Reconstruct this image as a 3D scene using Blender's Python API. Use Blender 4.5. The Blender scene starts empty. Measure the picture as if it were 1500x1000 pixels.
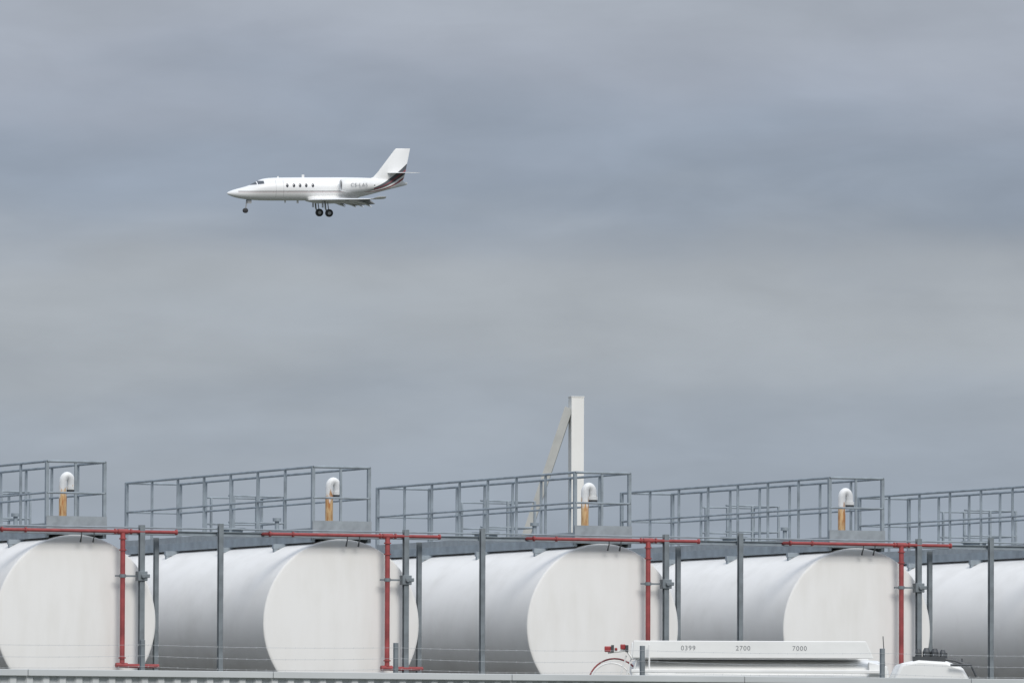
import bpy, math, random
from mathutils import Vector, Matrix
random.seed(7)
D = bpy.data
scene = bpy.context.scene
EYE = 1.7
TH = math.radians(24.5)

# ---------------------------------------------------------------- materials
def new_mat(name):
    m = D.materials.new(name); m.use_nodes = True
    nt = m.node_tree
    return m, nt, nt.nodes["Principled BSDF"]

def simple(name, col, rough=0.5, metal=0.0, var=0.12, scale=3.0, stretch=(1,1,1), bump=0.0):
    m, nt, b = new_mat(name)
    tc = nt.nodes.new("ShaderNodeTexCoord")
    mp = nt.nodes.new("ShaderNodeMapping"); mp.inputs["Scale"].default_value = stretch
    nz = nt.nodes.new("ShaderNodeTexNoise"); nz.inputs["Scale"].default_value = scale
    nz.inputs["Detail"].default_value = 6
    nt.links.new(tc.outputs["Object"], mp.inputs[0]); nt.links.new(mp.outputs[0], nz.inputs["Vector"])
    r = nt.nodes.new("ShaderNodeValToRGB")
    c0 = [max(0, c*(1-var)) for c in col]; c1 = [min(1, c*(1+var)) for c in col]
    r.color_ramp.elements[0].color = (*c0, 1); r.color_ramp.elements[1].color = (*c1, 1)
    r.color_ramp.elements[0].position = 0.3; r.color_ramp.elements[1].position = 0.7
    nt.links.new(nz.outputs["Fac"], r.inputs[0]); nt.links.new(r.outputs[0], b.inputs["Base Color"])
    b.inputs["Roughness"].default_value = rough; b.inputs["Metallic"].default_value = metal
    if bump:
        bp = nt.nodes.new("ShaderNodeBump"); bp.inputs["Strength"].default_value = bump
        nt.links.new(nz.outputs["Fac"], bp.inputs["Height"]); nt.links.new(bp.outputs[0], b.inputs["Normal"])
    return m

def streaked_paint(name, col, dirt, stretch, amount=0.5, rough=0.45):
    m, nt, b = new_mat(name)
    L = nt.links.new
    tc = nt.nodes.new("ShaderNodeTexCoord")
    oi = nt.nodes.new("ShaderNodeObjectInfo")
    ad = nt.nodes.new("ShaderNodeVectorMath"); ad.operation = 'ADD'
    sc = nt.nodes.new("ShaderNodeVectorMath"); sc.operation = 'SCALE'; sc.inputs["Scale"].default_value = 0.37
    L(oi.outputs["Location"], sc.inputs[0]); L(tc.outputs["Object"], ad.inputs[0]); L(sc.outputs[0], ad.inputs[1])
    mp = nt.nodes.new("ShaderNodeMapping"); mp.inputs["Scale"].default_value = stretch
    n1 = nt.nodes.new("ShaderNodeTexNoise"); n1.inputs["Scale"].default_value = 3; n1.inputs["Detail"].default_value = 8
    n2 = nt.nodes.new("ShaderNodeTexNoise"); n2.inputs["Scale"].default_value = 0.9; n2.inputs["Detail"].default_value = 5
    L(ad.outputs[0], mp.inputs[0]); L(mp.outputs[0], n1.inputs["Vector"]); L(ad.outputs[0], n2.inputs["Vector"])
    mu = nt.nodes.new("ShaderNodeMath"); mu.operation = 'MULTIPLY'
    L(n1.outputs["Fac"], mu.inputs[0]); L(n2.outputs["Fac"], mu.inputs[1])
    mr = nt.nodes.new("ShaderNodeMapRange")
    mr.inputs["From Min"].default_value = 0.2; mr.inputs["From Max"].default_value = 0.45
    mr.inputs["To Min"].default_value = 0; mr.inputs["To Max"].default_value = amount
    L(mu.outputs[0], mr.inputs["Value"])
    mx = nt.nodes.new("ShaderNodeMix"); mx.data_type = 'RGBA'
    mx.inputs[6].default_value = (*col, 1); mx.inputs[7].default_value = (*dirt, 1)
    L(mr.outputs[0], mx.inputs[0]); L(mx.outputs[2], b.inputs["Base Color"])
    b.inputs["Roughness"].default_value = rough
    b.inputs["Specular IOR Level"].default_value = .2
    return m

M_head = streaked_paint("tank_head_paint", (0.82, 0.81, 0.785), (0.68, 0.66, 0.61), (1.6, 1.6, 0.3), 0.35, 0.8)
M_shell = streaked_paint("tank_shell_paint", (0.83, 0.815, 0.785), (0.60, 0.58, 0.54), (1.2, .5, 0.5), 0.35, 0.75)
M_galv = simple("galvanised_steel", (0.27, 0.31, 0.34), 0.6, 0.1, 0.2, 4)
M_galv_d = simple("weathered_steel", (0.19, 0.215, 0.23), 0.65, 0.1, 0.25, 4)
M_plate = simple("chequer_plate", (0.30, 0.33, 0.35), 0.6, 0.1, 0.15, 6)
M_red = simple("red_pipe_paint", (0.31, 0.06, 0.06), 0.6, 0, 0.25, 6)
M_white = simple("white_paint", (0.82, 0.82, 0.80), 0.45, 0, 0.04, 2)
M_cream = simple("cream_paint", (0.76, 0.75, 0.71), 0.55, 0, 0.08, 1.5, (1, 1, .3))
M_beige = simple("weathered_beige_paint", (0.46, 0.46, 0.43), 0.6, 0, 0.12, 2)
M_black = simple("black_rubber", (0.03, 0.03, 0.033), 0.6, 0, 0.2, 5)
M_dark = simple("dark_fitting", (0.06, 0.065, 0.07), 0.5, 0, 0.2, 5)
M_conc = simple("concrete", (0.36, 0.35, 0.32), 0.9, 0, 0.2, 1.2, bump=.2)
M_clad = simple("metal_cladding", (0.58, 0.60, 0.60), 0.5, 0.0, 0.10, 1.0, (1, 1, .2))
M_trim = simple("metal_flashing", (0.52, 0.54, 0.54), 0.5, 0.0, 0.12, 1.5, (.4, 1, 1))
M_wire = simple("galvanised_wire", (0.5, 0.52, 0.53), 0.5, 0.2, 0.1)
M_glass = simple("dark_glass", (0.05, 0.055, 0.065), 0.15, 0, 0.1)
M_grey = simple("light_grey_paint", (0.38, 0.39, 0.40), 0.5, 0, 0.1)
M_mark = simple("grey_marking_paint", (0.24, 0.25, 0.26), 0.5, 0, 0.1)
M_lamp = simple("red_lens", (0.36, 0.05, 0.05), 0.3, 0, 0.1)

def vent_material():
    m, nt, b = new_mat("rust_stained_white_pipe")
    L = nt.links.new
    tc = nt.nodes.new("ShaderNodeTexCoord"); sp = nt.nodes.new("ShaderNodeSeparateXYZ")
    L(tc.outputs["Object"], sp.inputs[0])
    oi = nt.nodes.new("ShaderNodeObjectInfo")
    ad = nt.nodes.new("ShaderNodeVectorMath"); ad.operation = 'ADD'; L(tc.outputs["Object"], ad.inputs[0]); L(oi.outputs["Location"], ad.inputs[1])
    nz = nt.nodes.new("ShaderNodeTexNoise"); nz.inputs["Scale"].default_value = 7; nz.inputs["Detail"].default_value = 6
    mp = nt.nodes.new("ShaderNodeMapping"); mp.inputs["Scale"].default_value = (2.5, 2.5, .5)
    L(ad.outputs[0], mp.inputs[0]); L(mp.outputs[0], nz.inputs["Vector"])
    a = nt.nodes.new("ShaderNodeMath"); a.operation = 'MULTIPLY_ADD'; a.inputs[1].default_value = 0.8
    L(nz.outputs["Fac"], a.inputs[0]); L(sp.outputs["Z"], a.inputs[2])
    mr = nt.nodes.new("ShaderNodeMapRange"); mr.inputs["From Min"].default_value = 1.12; mr.inputs["From Max"].default_value = 1.03
    L(a.outputs[0], mr.inputs["Value"])
    r = nt.nodes.new("ShaderNodeValToRGB")
    r.color_ramp.elements[0].color = (0.66, 0.44, 0.22, 1); r.color_ramp.elements[0].position = .42
    r.color_ramp.elements[1].color = (0.46, 0.20, 0.07, 1); r.color_ramp.elements[1].position = .62
    n2 = nt.nodes.new("ShaderNodeTexNoise"); n2.inputs["Scale"].default_value = 9; L(mp.outputs[0], n2.inputs["Vector"])
    L(n2.outputs["Fac"], r.inputs[0])
    mx = nt.nodes.new("ShaderNodeMix"); mx.data_type = 'RGBA'
    mx.inputs[6].default_value = (.8, .8, .79, 1); L(r.outputs[0], mx.inputs[7]); L(mr.outputs[0], mx.inputs[0])
    L(mx.outputs[2], b.inputs["Base Color"]); b.inputs["Roughness"].default_value = .5
    return m
M_vent = vent_material()

# ---------------------------------------------------------------- mesh builder
class MB:
    def __init__(s): s.v = []; s.f = []
    def add(s, vs, fs):
        o = len(s.v); s.v += [tuple(x) for x in vs]; s.f += [tuple(i+o for i in f) for f in fs]
    def box(s, x0, x1, y0, y1, z0, z1):
        s.add([(x0,y0,z0),(x1,y0,z0),(x1,y1,z0),(x0,y1,z0),(x0,y0,z1),(x1,y0,z1),(x1,y1,z1),(x0,y1,z1)],
              [(0,3,2,1),(4,5,6,7),(0,1,5,4),(1,2,6,5),(2,3,7,6),(3,0,4,7)])
    def cbox(s, c, sx, sy, sz):
        s.box(c[0]-sx/2, c[0]+sx/2, c[1]-sy/2, c[1]+sy/2, c[2]-sz/2, c[2]+sz/2)
    def bar(s, p, q, w, h):
        p, q = Vector(p), Vector(q); d = (q-p).normalized()
        up = Vector((0,0,1)) if abs(d.z) < .95 else Vector((0,1,0))
        a = d.cross(up).normalized(); b = a.cross(d).normalized()
        vs = []
        for e in (p, q):
            for i, j in ((-1,-1),(1,-1),(1,1),(-1,1)): vs.append(e + a*i*w/2 + b*j*h/2)
        s.add(vs, [(0,3,2,1),(4,5,6,7),(0,1,5,4),(1,2,6,5),(2,3,7,6),(3,0,4,7)])
    def tube(s, p, q, r, n=12, r2=None, caps=True):
        s.path([p, q], [r, r if r2 is None else r2], n, caps)
    def path(s, pts, rs, n=12, caps=True):
        pts = [Vector(p) for p in pts]
        if not isinstance(rs, (list, tuple)): rs = [rs]*len(pts)
        o = len(s.v); prev = None
        for i, p in enumerate(pts):
            d = (pts[min(i+1, len(pts)-1)] - pts[max(i-1, 0)]).normalized()
            if prev is None:
                up = Vector((0,0,1)) if abs(d.z) < .9 else Vector((0,1,0))
                a = d.cross(up).normalized()
            else:
                a = (prev - d*prev.dot(d)).normalized()
            prev = a; b = d.cross(a).normalized()
            for k in range(n):
                t = 2*math.pi*k/n
                s.v.append(tuple(p + (a*math.cos(t)+b*math.sin(t))*rs[i]))
        for i in range(len(pts)-1):
            for k in range(n):
                k2 = (k+1) % n
                s.f.append((o+i*n+k, o+i*n+k2, o+(i+1)*n+k2, o+(i+1)*n+k))
        if caps:
            s.f.append(tuple(o+k for k in reversed(range(n))))
            e = o+(len(pts)-1)*n
            s.f.append(tuple(e+k for k in range(n)))
    def loft(s, rings, close=True, caps=True):
        o = len(s.v); n = len(rings[0])
        for r in rings: s.v += [tuple(p) for p in r]
        for i in range(len(rings)-1):
            for k in range(n if close else n-1):
                k2 = (k+1) % n
                s.f.append((o+i*n+k, o+i*n+k2, o+(i+1)*n+k2, o+(i+1)*n+k))
        if caps:
            s.f.append(tuple(o+k for k in reversed(range(n))))
            e = o+(len(rings)-1)*n; s.f.append(tuple(e+k for k in range(n)))
    def obj(s, name, mat, parent=None, smooth=False, bevel=0, subsurf=0, angle=35):
        me = D.meshes.new(name); me.from_pydata(s.v, [], s.f); me.update()
        import bmesh
        bm = bmesh.new(); bm.from_mesh(me); bmesh.ops.recalc_face_normals(bm, faces=bm.faces); bm.to_mesh(me); bm.free()
        me.materials.append(mat)
        ob = D.objects.new(name, me); scene.collection.objects.link(ob)
        if smooth:
            for p in me.polygons: p.use_smooth = True
            try: me.set_sharp_from_angle(angle=math.radians(angle))
            except Exception: pass
        if bevel:
            md = ob.modifiers.new("bevel", 'BEVEL'); md.width = bevel; md.segments = 2; md.limit_method = 'ANGLE'
        if subsurf:
            md = ob.modifiers.new("sub", 'SUBSURF'); md.levels = subsurf; md.render_levels = subsurf
        if parent: ob.parent = parent
        return ob

def empty(name, loc, rz=0.0, rot=None):
    e = D.objects.new(name, None); scene.collection.objects.link(e)
    e.empty_display_size = .3
    e.location = loc; e.rotation_euler = rot if rot else (0, 0, rz)
    return e

# ---------------------------------------------------------------- row frame
P2 = Vector((-3.07, 148.0, 0)); S = 5.216
rdir = Vector((math.cos(TH), math.sin(TH), 0)); adir = Vector((-math.sin(TH), math.cos(TH), 0))
def rowpos(i, u=0, v=0):
    off = 0.07 if i == -1 else 0
    return P2 + rdir*(S*i+u+off) + adir*v
R = 1.53; TZ = EYE+3.0; TL = 11.0
TERR = 2.6

def make_tank(i):
    e = empty("fuel_storage_tank", rowpos(i), TH)
    n = 96; m = MB(); rings = []
    for v in [0.0, .4, 2, 4, 6, 8, 10, TL]:
        rings.append([(R*math.cos(2*math.pi*k/n), v, TZ+R*math.sin(2*math.pi*k/n)) for k in range(n)])
    m.loft(rings, caps=False)
    m.obj("shell", M_shell, e, smooth=True)
    for side, v0, sg in (("front_head", 0.0, -1), ("rear_head", TL, 1)):
        m = MB(); rings = []
        prof = [(R, 0), (R-.003, .014), (R-.012, .024)]
        for q in (0.97, .9, .8, .6, .4, .2, .02):
            prof.append((R*q, .028 + .05*(1-q*q)))
        for r, d in prof:
            rings.append([(r*math.cos(2*math.pi*k/n), v0+sg*d, TZ+r*math.sin(2*math.pi*k/n)) for k in range(n)])
        m.loft(rings, caps=False)
        m.f.append(tuple(range(len(m.v)-n, len(m.v))))
        m.obj(side, M_head, e, smooth=True, angle=60)
    m = MB()
    for v in (2.02, 4.03, 6.01, 8.04):
        rr = [[((R+d)*math.cos(2*math.pi*k/n), v+w, TZ+(R+d)*math.sin(2*math.pi*k/n)) for k in range(n)]
              for d, w in ((-.002, -.012), (.0025, 0), (-.002, .012))]
        m.loft(rr, caps=False)
    m.obj("weld_seams", M_shell, e, smooth=True)
    m = MB()
    for v in (1.6, 5.5, 9.4):
        sec = []
        for k in range(13):
            a = math.radians(215+110*k/12)
            sec.append(((R+.004)*math.cos(a), TZ+(R+.004)*math.sin(a)))
        sec += [(1.25, TERR), (-1.25, TERR)]
        m.loft([[(x, v-.15, z) for x, z in sec], [(x, v+.15, z) for x, z in sec]])
    m.obj("saddles", M_conc, e)
    return e

def make_platform(i):
    e = empty("access_platform", rowpos(i), TH)
    W = .55; L = 9.1; DZ = EYE+4.617; H = 1.21
    m = MB()
    m.box(-W+.03, W-.03, .02, L-.02, DZ-.03, DZ)
    m.obj("deck", M_plate, e)
    m = MB()
    for sx in (-1, 1):
        m.box(sx*W-.03, sx*W+.03, 0, L, DZ-.15, DZ-.002)
    m.box(-W+.037, W-.037, 0.0, .07, DZ-.09, DZ-.034)
    m.box(-W+.037, W-.037, L-.07, L, DZ-.15, DZ-.034)
    for v in (1.3, 3.9, 6.5):
        m.box(-.8, .8, v-.04, v+.04, DZ-.24, DZ-.152)
        for sx in (-1, 1):
            m.box(sx*.75-.035, sx*.75+.035, v-.035, v+.035, DZ-.45, DZ-.242)
    m.obj("deck_frame", M_galv, e, bevel=.004)
    m = MB()
    m.box(-W-.03, W+.03, -.03, -.018, DZ-.0, DZ+.24)
    for sx in (-1, 1):
        m.box(sx*(W+.018)-.005, sx*(W+.018)+.005, -.015, L, DZ, DZ+.11)
    m.obj("toe_boards", M_plate, e)
    m = MB()
    for sx in (-1, 1):
        nb = 8
        for k in range(nb):
            v = .03 + (L-.06)*k/(nb-1)
            m.box(sx*W-.024, sx*W+.024, v-.01, v+.01, DZ-.1, DZ+H)
            if k in (0, nb-1): m.box(sx*W-.03, sx*W+.03, v-.03, v+.03, DZ-.12, DZ+H+.01)
        m.tube((sx*W, 0, DZ+H), (sx*W, L, DZ+H), .024, 8)
        m.tube((sx*W, 0, DZ+H*.54), (sx*W, L, DZ+H*.54), .019, 8)
    for v in (0.01, L):
        m.tube((-W, v, DZ+H), (W, v, DZ+H), .024, 8)
        m.tube((-W, v, DZ+H*.54), (W, v, DZ+H*.54), .019, 8)
    m.box(-.03, .01, 0, .03, DZ-.1, DZ+H)
    v0, v1 = L-2.3, L-1.2
    z0 = DZ-.16
    x0, x1 = W+.06, W+1.2
    m2 = MB(); m2.box(x0, x1, v0, v1, z0-.04, z0); m2.obj("side_landing", M_plate, e)
    for x in (x0+.1, (x0+x1)/2, x1):
        for v in (v0, v1):
            m.box(x-.02, x+.02, v-.02, v+.02, z0-.6 if x > x0+.2 else z0-.2, z0+1.08)
    for v in (v0, v1):
        for hz in (1.08, .58): m.tube((x0, v, z0+hz), (x1, v, z0+hz), .018, 8)
    for hz in (1.08, .58): m.tube((x1, v0, z0+hz), (x1, v1, z0+hz), .018, 8)
    m.obj("handrails", M_galv, e, smooth=True)
    m = MB()
    m.tube((-.0, 5.2, DZ+.002), (0, 5.2, DZ+.22), .22, 20); m.tube((0, 5.2, DZ+.22), (0, 5.2, DZ+.26), .27, 20)
    m.tube((0, 3.0, DZ+.002), (0, 3.0, DZ+.32), .04, 12); m.tube((0, 3.0, DZ+.32), (0, 3.0, DZ+.38), .08, 12)
    m.obj("manway", M_galv, e, smooth=True)
    return e

def make_vent(i):
    off = {-1: -.06, 0: -.03, 1: -.13, 2: -.06}.get(i, -.05)
    p = rowpos(i, off, .5); p.z = EYE+4.617
    e = empty("vent_pipe", p, TH)
    m = MB()
    pts = [(0,0,-.1),(0,0,.3),(0,0,.86)]
    r = .08
    for k in range(1, 13):
        a = math.pi*k/12
        pts.append((r-r*math.cos(a), 0, .86+.12*math.sin(a)))
    pts.append((2*r, 0, .78))
    m.path(pts, .07, 16)
    m.obj("gooseneck", M_vent, e, smooth=True)
    m = MB()
    m.tube((2*r, 0, .73), (2*r, 0, .79), .09, 16)
    m.obj("vent_cowl", M_white, e, smooth=True)
    m = MB(); m.tube((2*r, 0, .68), (2*r, 0, .728), .088, 16); m.obj("mesh_ring", M_dark, e, smooth=True)
    m = MB(); m.tube((0,0,.004), (0,0,.035), .13, 16); m.obj("flange", M_vent, e, smooth=True)

def make_red(i):
    e = empty("sprinkler_pipe", rowpos(i, 0, -.32), TH)
    z = EYE+4.59
    m = MB()
    m.tube((-1.56, 0, z), (1.80, 0, z), .03, 12)
    xr = .77
    zb = EYE+2.24
    m.tube((xr, -.0, z-.02), (xr, 0, zb), .045, 14)
    m.path([(xr, 0, zb+.05), (xr, 0, zb), (xr+.06, 0, zb-.04), (xr+.7, 0, zb-.04)], .038, 12)
    m.tube((xr-.12, 0, zb-.03), (xr+.1, 0, zb-.03), .045, 12)
    for zz in (z-.14, z-.34, zb+.09): m.tube((xr, 0, zz), (xr, 0, zz+.022), .065, 14)
    for xx in (xr-.16, xr+.14, -1.1, 1.78, -1.55): m.tube((xx, 0, z), (xx+.03, 0, z), .048, 12)
    m.tube((xr-.1, 0, z), (xr+.1, 0, z), .045, 12)
    m.path([(-1.56, 0, z), (-1.62, .08, z+.0), (-1.62, .3, z)], .03, 10)
    m.obj("red_pipe", M_red, e, smooth=True)
    m = MB()
    for xx in (.22, -.02):
        m.path([(xx, 0, z-.02), (xx, .0, z-.08), (xx+.03, .1, z-.13), (xx+.035, .14, z-.19)], [.010, .012, .012, .018], 8)
    m.obj("spray_nozzles", M_dark, e, smooth=True)
    m = MB()
    zc = EYE+3.8
    m.box(xr-.12, xr+.30, .04, .07, zc-.016, zc+.016)
    m.tube((xr, 0, zc-.03), (xr, 0, zc+.03), .058, 12)
    m.obj("clamp_bracket", M_galv_d, e)

def make_posts(i):
    for kind, (u, v, zt) in enumerate(((1.14, -.30, 6.41), (2.66, -.30, 6.46), (1.58, .1, 6.20))):
        p = rowpos(i, u, v); p.z = TERR
        e = empty("steel_post", p, TH)
        h = zt-TERR; m = MB(); w = (.047, .043, .04)[kind]
        m.box(-w, w, -w, -w+.014, 0, h); m.box(-w, w, w-.014, w, 0, h); m.box(-.008, .008, -w+.014, w-.014, 0, h)
        m.obj("section", M_galv_d, e)
        m = MB(); m.box(-.13, .13, -.13, .13, 0, .02)
        if kind == 0:
            zc = EYE+3.8-TERR
            m.box(-.09, .09, -.075, .075, zc-.085, zc+.085)
            m.box(-.04, .13, -.09, .09, zc-.03, zc+.035)
            m.tube((0, -.09, zc), (0, -.12, zc), .04, 12)
        m.obj("base_plate_and_clamp", M_galv_d, e, bevel=.008)

for i in range(-2, 5):
    make_tank(i); make_platform(i); make_vent(i); make_red(i); make_posts(i)

def row_beam(name, v, z, hgt, wid, mat, u0=-3.2, u1=4.6, round_=False):
    e = empty(name, rowpos(0, 0, v), TH)
    m = MB(); a, b = u0*S, u1*S
    if round_: m.tube((a, 0, z), (b, 0, z), hgt/2, 10)
    else:
        m.box(a, b, -wid/2, wid/2, z+hgt/2-.012, z+hgt/2); m.box(a, b, -wid/2, wid/2, z-hgt/2, z-hgt/2+.012)
        m.box(a, b, -.006, .006, z-hgt/2+.012, z+hgt/2-.012)
    m.obj("section", mat, e)
row_beam("steel_beam", -.17, 6.275, .08, .08, M_galv)
row_beam("steel_beam", 9.3, 6.02, .10, .1, M_galv)
row_beam("conduit_pipe", -.24, 6.365, .03, .03, M_galv, round_=True)

# ---------------------------------------------------------------- corrugated wall
e = empty("corrugated_wall", (0, 95, 0), TH)
m = MB(); top = EYE+1.354
prof = []; x = -45.0; P = .20
while x < 45:
    prof += [(x, 0), (x+.07, 0), (x+.10, .04), (x+.17, .04)]; x += P
vs = [(a, b, 0.02) for a, b in prof] + [(a, b, top-.05) for a, b in prof]; n = len(prof)
m.add(vs, [(k, k+1, n+k+1, n+k) for k in range(n-1)])
m.obj("cladding", M_clad, e)
m = MB()
for k in range(30):
    a = -45+3*k; m.box(a, a+2.994, -.045, .16, top-.075, top)
m.obj("coping", M_trim, e, bevel=.006)
m = MB(); m.box(-45, 45, .05, .15, 0, top-.08); m.obj("core", M_conc, e)

# ---------------------------------------------------------------- wire fence
fy = 100.0
e = empty("wire_fence", (-168.5*fy/12000, fy, 0), TH)
ftop = EYE+1.80; fs = 3.33
m = MB()
for k in range(-5, 6):
    m.box(k*fs-.026, k*fs+.026, -.026, .026, 0, ftop)
m.obj("posts", M_galv_d, e, bevel=.005)
m = MB()
for hz in (-.06, -.19, -.32):
    for k in range(-5, 5):
        pts = []
        for q in range(13):
            t = q/12; pts.append((k*fs+fs*t, -.035, ftop+hz-.03*4*t*(1-t)*(1 if hz < -.1 else .6)))
        m.path(pts, .0018, 5)
        for q in range(26):
            t = (q+.5)/26; xx = k*fs+fs*t; zz = ftop+hz-.03*4*t*(1-t)*(1 if hz < -.1 else .6)
            m.tube((xx-.006, -.04, zz-.012), (xx+.006, -.03, zz+.012), .0015, 4)
m.obj("barbed_wires", M_wire, e)

# ---------------------------------------------------------------- truck
GT = 1.0
YT = 143.0
e = empty("fuel_tanker_truck", (2.1, YT, GT), 0.0)
TOPZ = 3.31
m = MB()
def tank_sec(x, sc=1.0, zoff=0.0):
    pts = []
    for k in range(40):
        a = 2*math.pi*k/40; c, s_ = math.cos(a), math.sin(a)
        pts.append((x, 1.12*sc*math.copysign(abs(c)**.62, c), 2.20+zoff+(.80*sc)*math.copysign(abs(s_)**.7, s_)))
    return pts
m.loft([tank_sec(-.02, .86), tank_sec(.03, .97), tank_sec(.12), tank_sec(1.4), tank_sec(2.8), tank_sec(4.1), tank_sec(4.28, .985), tank_sec(4.40, .93), tank_sec(4.46, .8)])
m.obj("barrel", M_white, e, smooth=True, angle=50)
m = MB()
for sy in (-1, 1):
    y0 = sy*1.02
    sec = [(0.0, TOPZ-.30), (4.18, TOPZ-.30), (4.05, TOPZ), (.02, TOPZ)]
    m.loft([[(x, y0-.02, z) for x, z in sec], [(x, y0+.02-.10*sy, z) for x, z in sec]])
m.box(.05, 4.0, -.9, .9, TOPZ-.28, TOPZ-.23)
m.obj("top_coaming", M_white, e, bevel=.012)
m = MB()
m.box(-.02, 4.35, -1.19, -1.12, TOPZ-.56, TOPZ-.50)
m.box(-.02, 4.35, 1.12, 1.19, TOPZ-.56, TOPZ-.50)
m.loft([[(4.1, y, z) for y, z in ((-1.1, TOPZ-.36), (1.1, TOPZ-.36), (1.1, TOPZ-.7), (-1.1, TOPZ-.7))],
        [(4.42, y, z) for y, z in ((-1.1, TOPZ-.44), (1.1, TOPZ-.44), (1.1, TOPZ-.7), (-1.1, TOPZ-.7))]])
m.box(.28, .31, -1.16, -1.13, TOPZ-.5, TOPZ-.06)
m.obj("side_ledge", M_white, e, bevel=.01)
m = MB()
for xx in (.9, 2.0, 3.1): m.tube((xx, 0, TOPZ-.23), (xx, 0, TOPZ-.06), .26, 20)
m.obj("manhole_lids", M_grey, e, smooth=True)
m = MB(); m.box(-.3, 6.0, -.45, -.3, .85, 1.1); m.box(-.3, 6.0, .3, .45, .85, 1.1); m.box(.2, 4.3, -1.0, 1.0, 1.11, 1.5)
m.obj("chassis", M_dark, e)
m = MB()
for xx in (.9, 2.1, 5.1):
    for sy in (-1, 1):
        m.path([(xx, sy*.8, .5), (xx, sy*.84, .5), (xx, sy*1.12, .5), (xx, sy*1.16, .5)], [.44, .5, .5, .44], 28)
m.obj("tyres", M_black, e, smooth=True)
m = MB()
for xx in (.9, 2.1, 5.1):
    for sy in (-1, 1): m.path([(xx, sy*1.1, .5), (xx, sy*1.18, .5)], [.27, .2], 20)
m.obj("hubs", M_grey, e, smooth=True)
m = MB()
m.box(.3, 2.7, -1.17, -1.14, 1.0, 1.25); m.box(2.75, 4.3, -1.15, -.6, .6, 1.3)
m.obj("mudguards_and_locker", M_white, e, bevel=.03)
prof = [(4.6, .7), (6.05, .7), (6.12, 1.5), (6.02, 1.75), (5.86, 2.62), (5.72, 2.86), (5.45, 2.97), (4.95, 3.0), (4.65, 2.93), (4.50, 2.62)]
m = MB()
rings = []
for y, sc in ((-1.15, .97), (-1.1, 1.0), (1.1, 1.0), (1.15, .97)):
    rings.append([(5.35+(x-5.35)*sc, y, 1.9+(z-1.9)*sc) for x, z in prof])
m.loft(rings)
m.obj("cab", M_white, e, bevel=.04, smooth=True, angle=30)
m = MB()
sec = [(5.05, 1.8), (5.9, 1.8), (5.76, 2.5), (5.05, 2.5)]
for sy in (-1, 1): m.loft([[(x, sy*1.14, z) for x, z in sec], [(x, sy*1.158, z) for x, z in sec]])
ws = [(-1.0, 6.04, 1.82), (1.0, 6.04, 1.82), (.95, 5.89, 2.58), (-.95, 5.89, 2.58)]
m.loft([[(x+.0, y, z) for y, x, z in ws], [(x+.02, y, z) for y, x, z in ws]])
m.obj("cab_windows", M_glass, e)
m = MB()
for xx, r, h in ((4.96, .06, .20), (5.10, .07, .22), (5.24, .07, .21), (5.38, .055, .19)):
    m.tube((xx, -1.0, 2.98), (xx, -1.0, 2.98+h*.7), r, 12); m.path([(xx, -1.0, 2.98+h*.7), (xx, -1.0, 2.98+h)], [r, r*.55], 12)
m.box(4.86, 5.42, -1.12, -.8, 2.96, 3.05)
m.path([(5.42, -1.0, 3.0), (5.6, -1.0, 2.98), (5.8, -1.0, 2.9)], .025, 8)
m.obj("roof_beacons", M_dark, e, smooth=True)
m = MB(); m.tube((5.46, -.7, 2.9), (5.46, -.7, 3.12), .018, 8); m.tube((5.72, -.9, 2.8), (5.72, -.9, 3.02), .012, 8)
m.path([(5.5, -1.25, 2.9), (5.85, -1.28, 2.9), (5.95, -1.25, 2.7)], .02, 8); m.tube((4.4, -.9, 2.6), (4.35, -.9, 3.4), .008, 6)
m.obj("antenna_and_mirror_arm", M_dark, e)
m = MB()
for yy in (-.75, -.68):
    m.path([(-.30+.46*math.cos(math.radians(a)), yy, 2.54+.46*math.sin(math.radians(a))) for a in range(10, 200, 10)], .014, 8)
m.obj("red_hose_hoop", M_red, e, smooth=True)
m = MB()
m.path([(-.36+.36*math.cos(math.radians(a)), -.9, 2.56+.36*math.sin(math.radians(a))) for a in range(0, 190, 10)], .012, 8)
m.path([(-.42, -1.0, 3.1), (-.1, -1.0, 3.14), (.0, -1.0, 3.0)], .02, 8)
for a in range(4): m.tube((-.25+.1*a, -.95, 2.5), (-.1+.1*a, -.95, 3.05), .012, 6)
m.box(-.08, 0.0, -1.05, 1.05, 2.4, 2.46)
m.obj("end_frame", M_white, e, smooth=True)
m = MB()
m.cbox((-.42, -1.0, 3.16), .12, .1, .10); m.cbox((-.16, -1.0, 3.2), .09, .1, .09); m.cbox((-.28, -1.0, 3.16), .05, .08, .05)
m.obj("rear_lamps", M_lamp, e, bevel=.015)
m = MB(); m.cbox((-.34, -1.0, 3.17), .05, .13, .12); m.cbox((-.09, -1.0, 3.17), .05, .13, .12); m.obj("lamp_brackets", M_dark, e)
def text(s, loc, size, mat, parent, name):
    c = D.curves.new(name, 'FONT'); c.body = s; c.size = size; c.align_x = 'CENTER'; c.align_y = 'CENTER'
    c.extrude = 0.001; c.space_character = 1.15
    o = D.objects.new(name, c); scene.collection.objects.link(o); c.materials.append(mat)
    o.location = loc; o.rotation_euler = (math.pi/2, 0, 0); o.parent = parent
    return o
for xx, t in ((.97, "0399"), (1.92, "2700"), (2.90, "7000")):
    text(t, (xx, -1.043, TOPZ-.13), .115, M_mark, e, "capacity_number")

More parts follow.
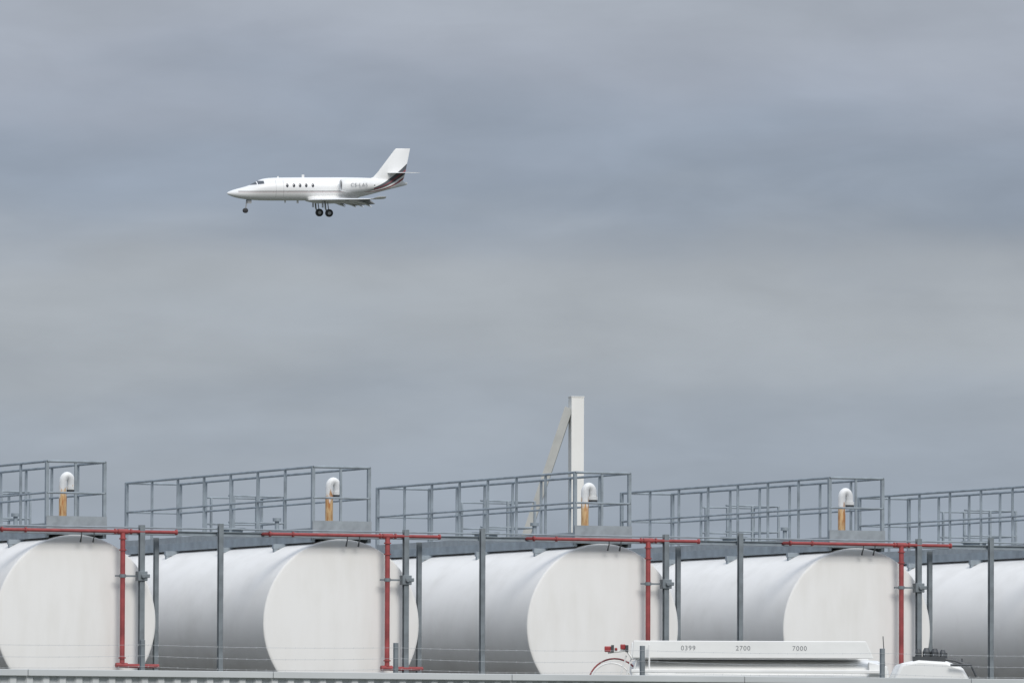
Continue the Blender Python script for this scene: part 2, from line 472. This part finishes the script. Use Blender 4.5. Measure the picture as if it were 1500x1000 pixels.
# ---------------------------------------------------------------- braced column behind tanks
yc = 172.0; e = empty("braced_steel_column", (1.354, yc, 0.9), math.radians(14))
m = MB(); h = EYE+8.257-.9; w = .135
m.box(-w, w, -w, -w+.02, 0, h); m.box(-w, w, w-.02, w, 0, h); m.box(-.01, .01, -w+.02, w-.02, 0, h)
m.box(-w, -w+.012, -w+.02, w-.02, 0, h)
m.obj("column", M_cream, e)
m = MB(); m.box(-.3, .3, -.3, .3, -.05, .03); m.box(-w-.01, w+.01, -w-.01, w+.01, h, h+.02); m.obj("base_and_top_plates", M_cream, e)
m = MB(); m.bar((-w-.02, 0, h-.22), (-2.95, .9, .0), .17, .17); m.obj("brace", M_beige, e)
m = MB(); m.bar((-w, 0, 5.95), (-.88, .22, 5.95), .1, .12); m.obj("strut", M_cream, e)

# ---------------------------------------------------------------- jet
def jet_paint():
    m, nt, b = new_mat("jet_livery"); L = nt.links.new
    tc = nt.nodes.new("ShaderNodeTexCoord"); sp = nt.nodes.new("ShaderNodeSeparateXYZ"); L(tc.outputs["Object"], sp.inputs[0])
    X, Y, Z = sp.outputs
    def mt(op, a, b_=None, c=None):
        n = nt.nodes.new("ShaderNodeMath"); n.operation = op
        for k, q in enumerate((a, b_, c)):
            if q is None: continue
            if isinstance(q, (int, float)): n.inputs[k].default_value = q
            else: L(q, n.inputs[k])
        return n.outputs[0]
    ex = mt('MAXIMUM', mt('SUBTRACT', X, 13.0), 0.0)
    s_ = mt('ADD', mt('MULTIPLY', mt('POWER', ex, 2.1), .072), -.22)
    w = mt('ADD', mt('MULTIPLY', ex, .17), .06)
    d = mt('DIVIDE', mt('SUBTRACT', Z, s_), w)
    def rng(v, lo, hi): return mt('MULTIPLY', mt('GREATER_THAN', v, lo), mt('LESS_THAN', v, hi))
    body = mt('GREATER_THAN', X, 1.0)
    dark = mt('MULTIPLY', rng(d, 0, 1), body)
    r1 = mt('MULTIPLY', rng(d, -1.3, -.85), mt('LESS_THAN', X, 13.0))
    r2 = mt('MULTIPLY', mt('MAXIMUM', rng(d, -.5, -.28), rng(d, .3, .45)), mt('GREATER_THAN', X, 13.0))
    red = mt('MULTIPLY', mt('MAXIMUM', r1, r2), body)
    gl = mt('MULTIPLY', rng(X, 2.12, 3.45), mt('MULTIPLY', mt('GREATER_THAN', Z, mt('ADD', mt('MULTIPLY', mt('SUBTRACT', X, 2.1), .1), .38)), mt('LESS_THAN', Z, .80)))
    post = mt('SUBTRACT', 1.0, rng(X, 2.78, 2.86))
    gl = mt('MULTIPLY', gl, post)
    door = mt('MULTIPLY', mt('MAXIMUM', rng(X, 4.55, 4.59), rng(X, 5.28, 5.32)), rng(Z, -.75, .85))
    def mix(f, a, b_):
        n = nt.nodes.new("ShaderNodeMix"); n.data_type = 'RGBA'; L(f, n.inputs[0])
        if isinstance(a, tuple): n.inputs[6].default_value = a
        else: L(a, n.inputs[6])
        n.inputs[7].default_value = b_
        return n.outputs[2]
    c = mix(mt('MULTIPLY', door, .5), (.80, .80, .79, 1), (.25, .25, .25, 1))
    c = mix(dark, c, (.08, .085, .095, 1)); c = mix(red, c, (.30, .06, .07, 1)); c = mix(gl, c, (.08, .09, .105, 1))
    L(c, b.inputs["Base Color"]); b.inputs["Roughness"].default_value = .4
    return m
M_jet = jet_paint()
M_jw = simple("jet_white", (.78, .78, .77), .45, 0, .03)
M_flap = simple("flap_grey", (.25, .26, .27), .5, 0, .1)
YJ = 775.0
e = empty("business_jet", (-419.5*YJ/12000, YJ, EYE+880.0/12000*YJ), rot=(math.radians(4.5), math.radians(-1.4), math.radians(15)))
st = [(0.0,-.33,-.43,.05),(.12,-.25,-.52,.16),(.45,-.10,-.68,.34),(1.0,.06,-.84,.56),(1.6,.20,-.94,.74),(2.15,.36,-1.0,.87),(2.6,.62,-1.04,.94),
      (3.05,.86,-1.07,1.0),(3.6,1.04,-1.09,1.04),(4.4,1.10,-1.10,1.06),(6.0,1.12,-1.10,1.06),(8,1.12,-1.10,1.06),(10,1.12,-1.10,1.06),(11.5,1.12,-1.05,1.05),
      (12.8,1.10,-.82,.98),(14,1.05,-.55,.84),(15.2,.98,-.22,.62),(16.4,.86,.08,.38),(17.3,.72,.28,.2),(17.7,.62,.40,.06)]
m = MB(); rings = []
for x, zt, zb, w in st:
    zc, h = (zt+zb)/2, (zt-zb)/2
    rings.append([(x, w*math.cos(2*math.pi*k/28), zc+h*math.sin(2*math.pi*k/28)) for k in range(28)])
m.loft(rings)
m.obj("fuselage", M_jet, e, smooth=True, subsurf=1, angle=80)
m = MB(); rings = []
for x, zb, w in ((7.3,-.9,.3),(7.8,-1.18,.8),(8.6,-1.35,1.15),(10,-1.40,1.25),(11.4,-1.33,1.15),(12.4,-1.05,.8),(13.0,-.75,.3)):
    zt = -.5; zc, h = (zt+zb)/2, (zt-zb)/2
    rings.append([(x, w*math.copysign(abs(math.cos(2*math.pi*k/20))**.8, math.cos(2*math.pi*k/20)), zc+h*math.sin(2*math.pi*k/20)) for k in range(20)])
m.loft(rings); m.obj("belly_fairing", M_jw, e, smooth=True, angle=80)
def airfoil(le, chord, thick, y, z, n=8):
    up = []; lo = []
    for k in range(n+1):
        t = k/n; xx = t*t*(3-2*t)
        th = thick*chord*(2.2*math.sqrt(max(xx, 0))*(1-xx)*.62 + .02*(1-xx))
        up.append((le+chord*xx, y, z+th*.7+.004)); lo.append((le+chord*xx, y, z-th*.45-.004))
    return up + lo[::-1]
for sg in (-1, 1):
    m = MB()
    m.loft([airfoil(7.7, 3.5, .13, sg*.8, -1.02), airfoil(8.75, 2.75, .12, sg*3.6, -.97), airfoil(11.2, 1.45, .11, sg*10.4, -.85), airfoil(11.55, 1.2, .09, sg*10.9, -.80), airfoil(11.95, .85, .06, sg*11.15, -.62)])
    m.obj("wing", M_jw, e, smooth=True, angle=50)
    m = MB()
    for ya, yb in ((1.35, 4.0), (4.06, 7.4)):
        def te(y): return 11.2 + (y-.8)/10*1.45
        def zz(y): return -1.02 + (y-.8)*.018
        ring = []
        for y in (ya, yb):
            c = .95-.04*y; x0 = te(y)-.05; z0 = zz(y)-.08
            ring.append([(x0, sg*y, z0+.05), (x0+c*.82, sg*y, z0-c*.55), (x0+c*.80, sg*y, z0-c*.58), (x0-.12, sg*y, z0-.1)])
        m.loft(ring)
    m.obj("flaps", M_flap, e)
    m = MB()
    for y in (2.2, 4.0, 6.0):
        xx = 11.0+(y-.8)*.145; z0 = -1.12+(y-.8)*.018
        m.path([(xx-1.3, sg*y, z0), (xx-.5, sg*y, z0-.12), (xx+.3, sg*y, z0-.30), (xx+.9, sg*y, z0-.62)], [.03, .11, .12, .03], 8)
    m.obj("flap_track_fairings", M_jw, e, smooth=True)
    m = MB(); yy = sg*1.62; zc = .36
    pr = [(10.95,.40),(10.72,.47),(10.70,.53),(10.82,.60),(11.3,.68),(12.1,.70),(12.9,.64),(13.5,.50),(13.9,.40),(13.85,.36),(13.4,.36)]
    m.loft([[(x, yy+r*math.cos(2*math.pi*k/24), zc+r*math.sin(2*math.pi*k/24)) for k in range(24)] for x, r in pr], caps=False)
    m.obj("engine_nacelle", M_jw, e, smooth=True, angle=80)
    m = MB(); m.tube((10.84, yy, zc), (11.0, yy, zc), .44, 20); m.tube((13.4, yy, zc), (13.5, yy, zc), .37, 20); m.path([(13.5, yy, zc), (14.1, yy, zc)], [.2, .05], 12)
    m.obj("engine_openings", M_black, e, smooth=True)
    m = MB(); m.loft([[(x, sg*.8, z) for x, z in ((11.4,.42),(13.2,.42),(13.2,.30),(11.4,.30))], [(x, sg*1.25, z) for x, z in ((11.5,.42),(13.1,.42),(13.1,.30),(11.5,.30))]])
    m.obj("engine_pylon", M_jw, e)
    m = MB(); m.loft([airfoil(15.6, 2.0, .08, sg*.02, 1.52), airfoil(17.0, 1.1, .07, sg*3.3, 1.56)])
    m.obj("tailplane", M_jw, e, smooth=True, angle=50)
    m = MB(); gy = sg*1.95; wz = -2.26
    m.path([(9.1, gy, -1.05), (9.15, gy, -1.8), (9.2, gy, -1.98)], [.09, .08, .06], 10); m.tube((9.15, gy, -1.9), (9.5, gy, wz), .07, 8); m.tube((9.5, gy, wz), (9.35, gy, -1.2), .05, 8)
    m.box(8.85, 8.90, gy-.25, gy+.25, -1.75, -1.05)
    m.obj("main_gear_leg", M_grey, e, smooth=True)
    m = MB(); m.path([(9.5, gy-.14, wz), (9.5, gy-.11, wz), (9.5, gy+.11, wz), (9.5, gy+.14, wz)], [.32, .37, .37, .32], 24); m.obj("main_wheel", M_black, e, smooth=True)
    m = MB(); m.tube((9.5, gy-.15, wz), (9.5, gy+.15, wz), .16, 16); m.obj("wheel_hub", M_grey, e, smooth=True)
    m = MB()
    for xx in (5.65, 6.3, 6.9, 7.5, 8.15):
        n = 16
        ring = lambda s_, q: [(xx+.125*s_*math.cos(2*math.pi*k/n), sg*(1.055*math.sqrt(1-((.36+.18*s_*math.sin(2*math.pi*k/n))/1.12)**2)+q), .36+.18*s_*math.sin(2*math.pi*k/n)) for k in range(n)]
        m.loft([ring(1, -.03), ring(1, .012), ring(.9, .02)])
    m.obj("cabin_windows", M_glass, e, smooth=True)
m = MB()
def finsec(le, c, z, t): return [(le, 0, z), (le+c*.3, t, z), (le+c*.7, t*.8, z), (le+c, .01, z), (le+c, -.01, z), (le+c*.7, -t*.8, z), (le+c*.3, -t, z)]
m.loft([finsec(13.2, 4.0, .75, .10), finsec(14.3, 3.05, 1.12, .15), finsec(14.75, 2.72, 1.6, .14), finsec(16.38, 1.52, 3.7, .09), finsec(16.55, 1.38, 3.85, .04)])
m.obj("fin", M_jet, e, smooth=True, angle=50)
m = MB(); m.path([(1.95, 0, -.85), (1.85, 0, -1.75)], .06, 10); m.tube((1.85, 0, -1.7), (1.8, 0, -2.02), .04, 8); m.box(1.95, 2.35, -.22, -.19, -1.35, -.9); m.box(1.95, 2.35, .19, .22, -1.35, -.9)
m.tube((1.9, 0, -1.3), (2.5, 0, -.9), .04, 8)
m.obj("nose_gear_leg", M_grey, e)
m = MB()
for yy in (-.12, .12): m.path([(1.8, yy-.06, -2.02), (1.8, yy-.04, -2.02), (1.8, yy+.04, -2.02), (1.8, yy+.06, -2.02)], [.19, .24, .24, .19], 18)
m.obj("nose_wheels", M_black, e, smooth=True)
m = MB(); m.box(7.3, 7.55, -.015, .015, 1.1, 1.38); m.box(4.9, 5.05, -.01, .01, 1.08, 1.22); m.box(5.6, 5.75, -.01, .01, -1.3, -1.08)
m.box(6.8, 7.0, -.01, .01, -1.35, -1.08)
m.obj("antennas", M_jw, e)
text("CS-LAS", (12.35, -1.62-.76, .40), .48, M_mark, e, "registration")

# ---------------------------------------------------------------- ground + bund
def ground_h(y):
    t = min(max((y-20)/90, 0), 1); return t*t*(3-2*t)*1.0
m = MB()
ys = [-6000, -500, 0, 15] + list(range(20, 116, 5)) + [130, 200, 500, 1500, 9000]
xs = [-6000, -1000, -200, -50, 0, 50, 200, 1000, 6000]
vs = [(x, y, ground_h(y)-.0) for y in ys for x in xs]; nx = len(xs)
m.add(vs, [(j*nx+i, j*nx+i+1, (j+1)*nx+i+1, (j+1)*nx+i) for j in range(len(ys)-1) for i in range(nx-1)])
gm = simple("ground_asphalt_and_grass", (.10, .105, .085), .95, 0, .4, .08)
m.obj("ground", gm, None, smooth=True)
e = empty("concrete_bund", rowpos(0, 0, 0), TH)
m = MB(); m.box(-26, 34, -1.2, 14, .5, TERR); m.obj("slab", simple("bund_concrete", (.12, .12, .11), .9, 0, .25, .8), e)
m = MB(); m.box(-26.2, 34.2, -1.45, -1.205, .5, TERR+.35); m.obj("kerb_wall", M_conc, e)

# ---------------------------------------------------------------- sky + sun
w = D.worlds.new("World"); scene.world = w; w.use_nodes = True
nt = w.node_tree; L = nt.links.new; bg = nt.nodes["Background"]
SUN = Vector((.26, -.76, .66)).normalized()
el = math.asin(SUN.z); az = math.atan2(SUN.x, SUN.y)
sky = nt.nodes.new("ShaderNodeTexSky"); sky.sky_type = 'NISHITA'; sky.sun_disc = False
sky.sun_elevation = el; sky.sun_rotation = az
tc = nt.nodes.new("ShaderNodeTexCoord"); sp = nt.nodes.new("ShaderNodeSeparateXYZ"); L(tc.outputs["Generated"], sp.inputs[0])
def noise(scale, detail, sx, sy, sz, off=(0,0,0), rough=.55, dist=0):
    mp = nt.nodes.new("ShaderNodeMapping"); mp.inputs["Scale"].default_value = (sx, sy, sz); mp.inputs["Location"].default_value = off
    n = nt.nodes.new("ShaderNodeTexNoise"); n.inputs["Scale"].default_value = scale; n.inputs["Detail"].default_value = detail
    n.inputs["Roughness"].default_value = rough; n.inputs["Distortion"].default_value = dist
    L(tc.outputs["Generated"], mp.inputs[0]); L(mp.outputs[0], n.inputs["Vector"]); return n.outputs["Fac"]
def mth(op, a, b=None, c=None):
    n = nt.nodes.new("ShaderNodeMath"); n.operation = op
    for k, q in enumerate((a, b, c)):
        if q is None: continue
        if isinstance(q, (int, float)): n.inputs[k].default_value = q
        else: L(q, n.inputs[k])
    return n.outputs[0]
nA = noise(1, 3, 16, 16, 60, (3.1, 1.2, .4), .5)
nB = noise(1, 5, 30, 30, 110, (7.7, 2.1, 5.0), .5, .4)
nC = noise(1, 6, 75, 75, 170, (1.7, 4.1, 2.0), .55, .3)
zw = mth('ADD', sp.outputs["Z"], mth('MULTIPLY', mth('SUBTRACT', nA, .5), .030))
mr = nt.nodes.new("ShaderNodeMapRange"); mr.inputs["From Min"].default_value = 0.0; mr.inputs["From Max"].default_value = .11
L(zw, mr.inputs["Value"])
def srgb(r, g, b):
    f = lambda c: ((c/255+.055)/1.055)**2.4 if c > 10 else c/255/12.92
    return (f(r), f(g), f(b), 1)
rp = nt.nodes.new("ShaderNodeValToRGB"); cr = rp.color_ramp; cr.interpolation = 'B_SPLINE'
stops = [(0.0, (148,159,172)), (.25, (149,160,174)), (.42, (157,166,177)), (.52, (168,174,180)), (.58, (163,170,179)), (.66, (145,157,173)), (.72, (150,160,175)), (.80, (161,168,181)), (.90, (165,172,182)), (1.0, (152,160,173))]
cr.elements[0].position = 0; cr.elements[0].color = srgb(*stops[0][1]); cr.elements[1].position = 1; cr.elements[1].color = srgb(*stops[-1][1])
for p, c in stops[1:-1]:
    q = cr.elements.new(p); q.color = srgb(*c)
L(mr.outputs[0], rp.inputs[0])
fm = mth('ADD', mth('MULTIPLY', mth('SUBTRACT', nB, .5), .34), 1.03)
fm = mth('ADD', mth('MULTIPLY', mth('SUBTRACT', nC, .5), .15), fm)
zz_ = mth('DIVIDE', mth('SUBTRACT', mth('ADD', sp.outputs["Z"], mth('MULTIPLY', mth('SUBTRACT', nB, .5), .012)), .0685), .0050)
gs = mth('EXPONENT', mth('MULTIPLY', mth('MULTIPLY', zz_, zz_), -1.0))
ms = nt.nodes.new("ShaderNodeMapRange"); ms.interpolation_type = 'SMOOTHSTEP'; ms.inputs["From Min"].default_value = -.03; ms.inputs["From Max"].default_value = .03
L(sp.outputs["X"], ms.inputs["Value"])
fm = mth('MULTIPLY', fm, mth('SUBTRACT', 1.0, mth('MULTIPLY', mth('MULTIPLY', gs, ms.outputs[0]), .12)))
zen = nt.nodes.new("ShaderNodeMapRange"); zen.inputs["From Min"].default_value = .11; zen.inputs["From Max"].default_value = .8
zen.inputs["To Min"].default_value = 1.0; zen.inputs["To Max"].default_value = 2.5; L(sp.outputs["Z"], zen.inputs["Value"])
k = mth('MULTIPLY', mth('MULTIPLY', fm, zen.outputs[0]), 10.0)
vm = nt.nodes.new("ShaderNodeVectorMath"); vm.operation = 'SCALE'; L(rp.outputs[0], vm.inputs[0]); L(k, vm.inputs["Scale"])
mx = nt.nodes.new("ShaderNodeMix"); mx.data_type = 'RGBA'; mx.inputs[0].default_value = .98
L(sky.outputs[0], mx.inputs[6]); L(vm.outputs[0], mx.inputs[7]); L(mx.outputs[2], bg.inputs[0]); bg.inputs[1].default_value = .1

sl = D.lights.new("sun", 'SUN'); sl.energy = 2.1; sl.angle = math.radians(24); sl.color = (1, .965, .91)
so = D.objects.new("sun", sl); scene.collection.objects.link(so)
so.rotation_euler = SUN.to_track_quat('Z', 'Y').to_euler()

# ---------------------------------------------------------------- camera
cam = D.cameras.new("camera"); co = D.objects.new("camera", cam); scene.collection.objects.link(co)
cam.lens = 288; cam.sensor_width = 36; cam.clip_start = 1; cam.clip_end = 20000
co.matrix_world = Matrix.Translation((0, 0, EYE)) @ Matrix.Rotation(math.radians(90+3.138), 4, 'X') @ Matrix.Rotation(math.radians(.2), 4, 'Z')
scene.camera = co
scene.view_settings.view_transform = 'Standard'; scene.view_settings.look = 'None'; scene.view_settings.exposure = 0
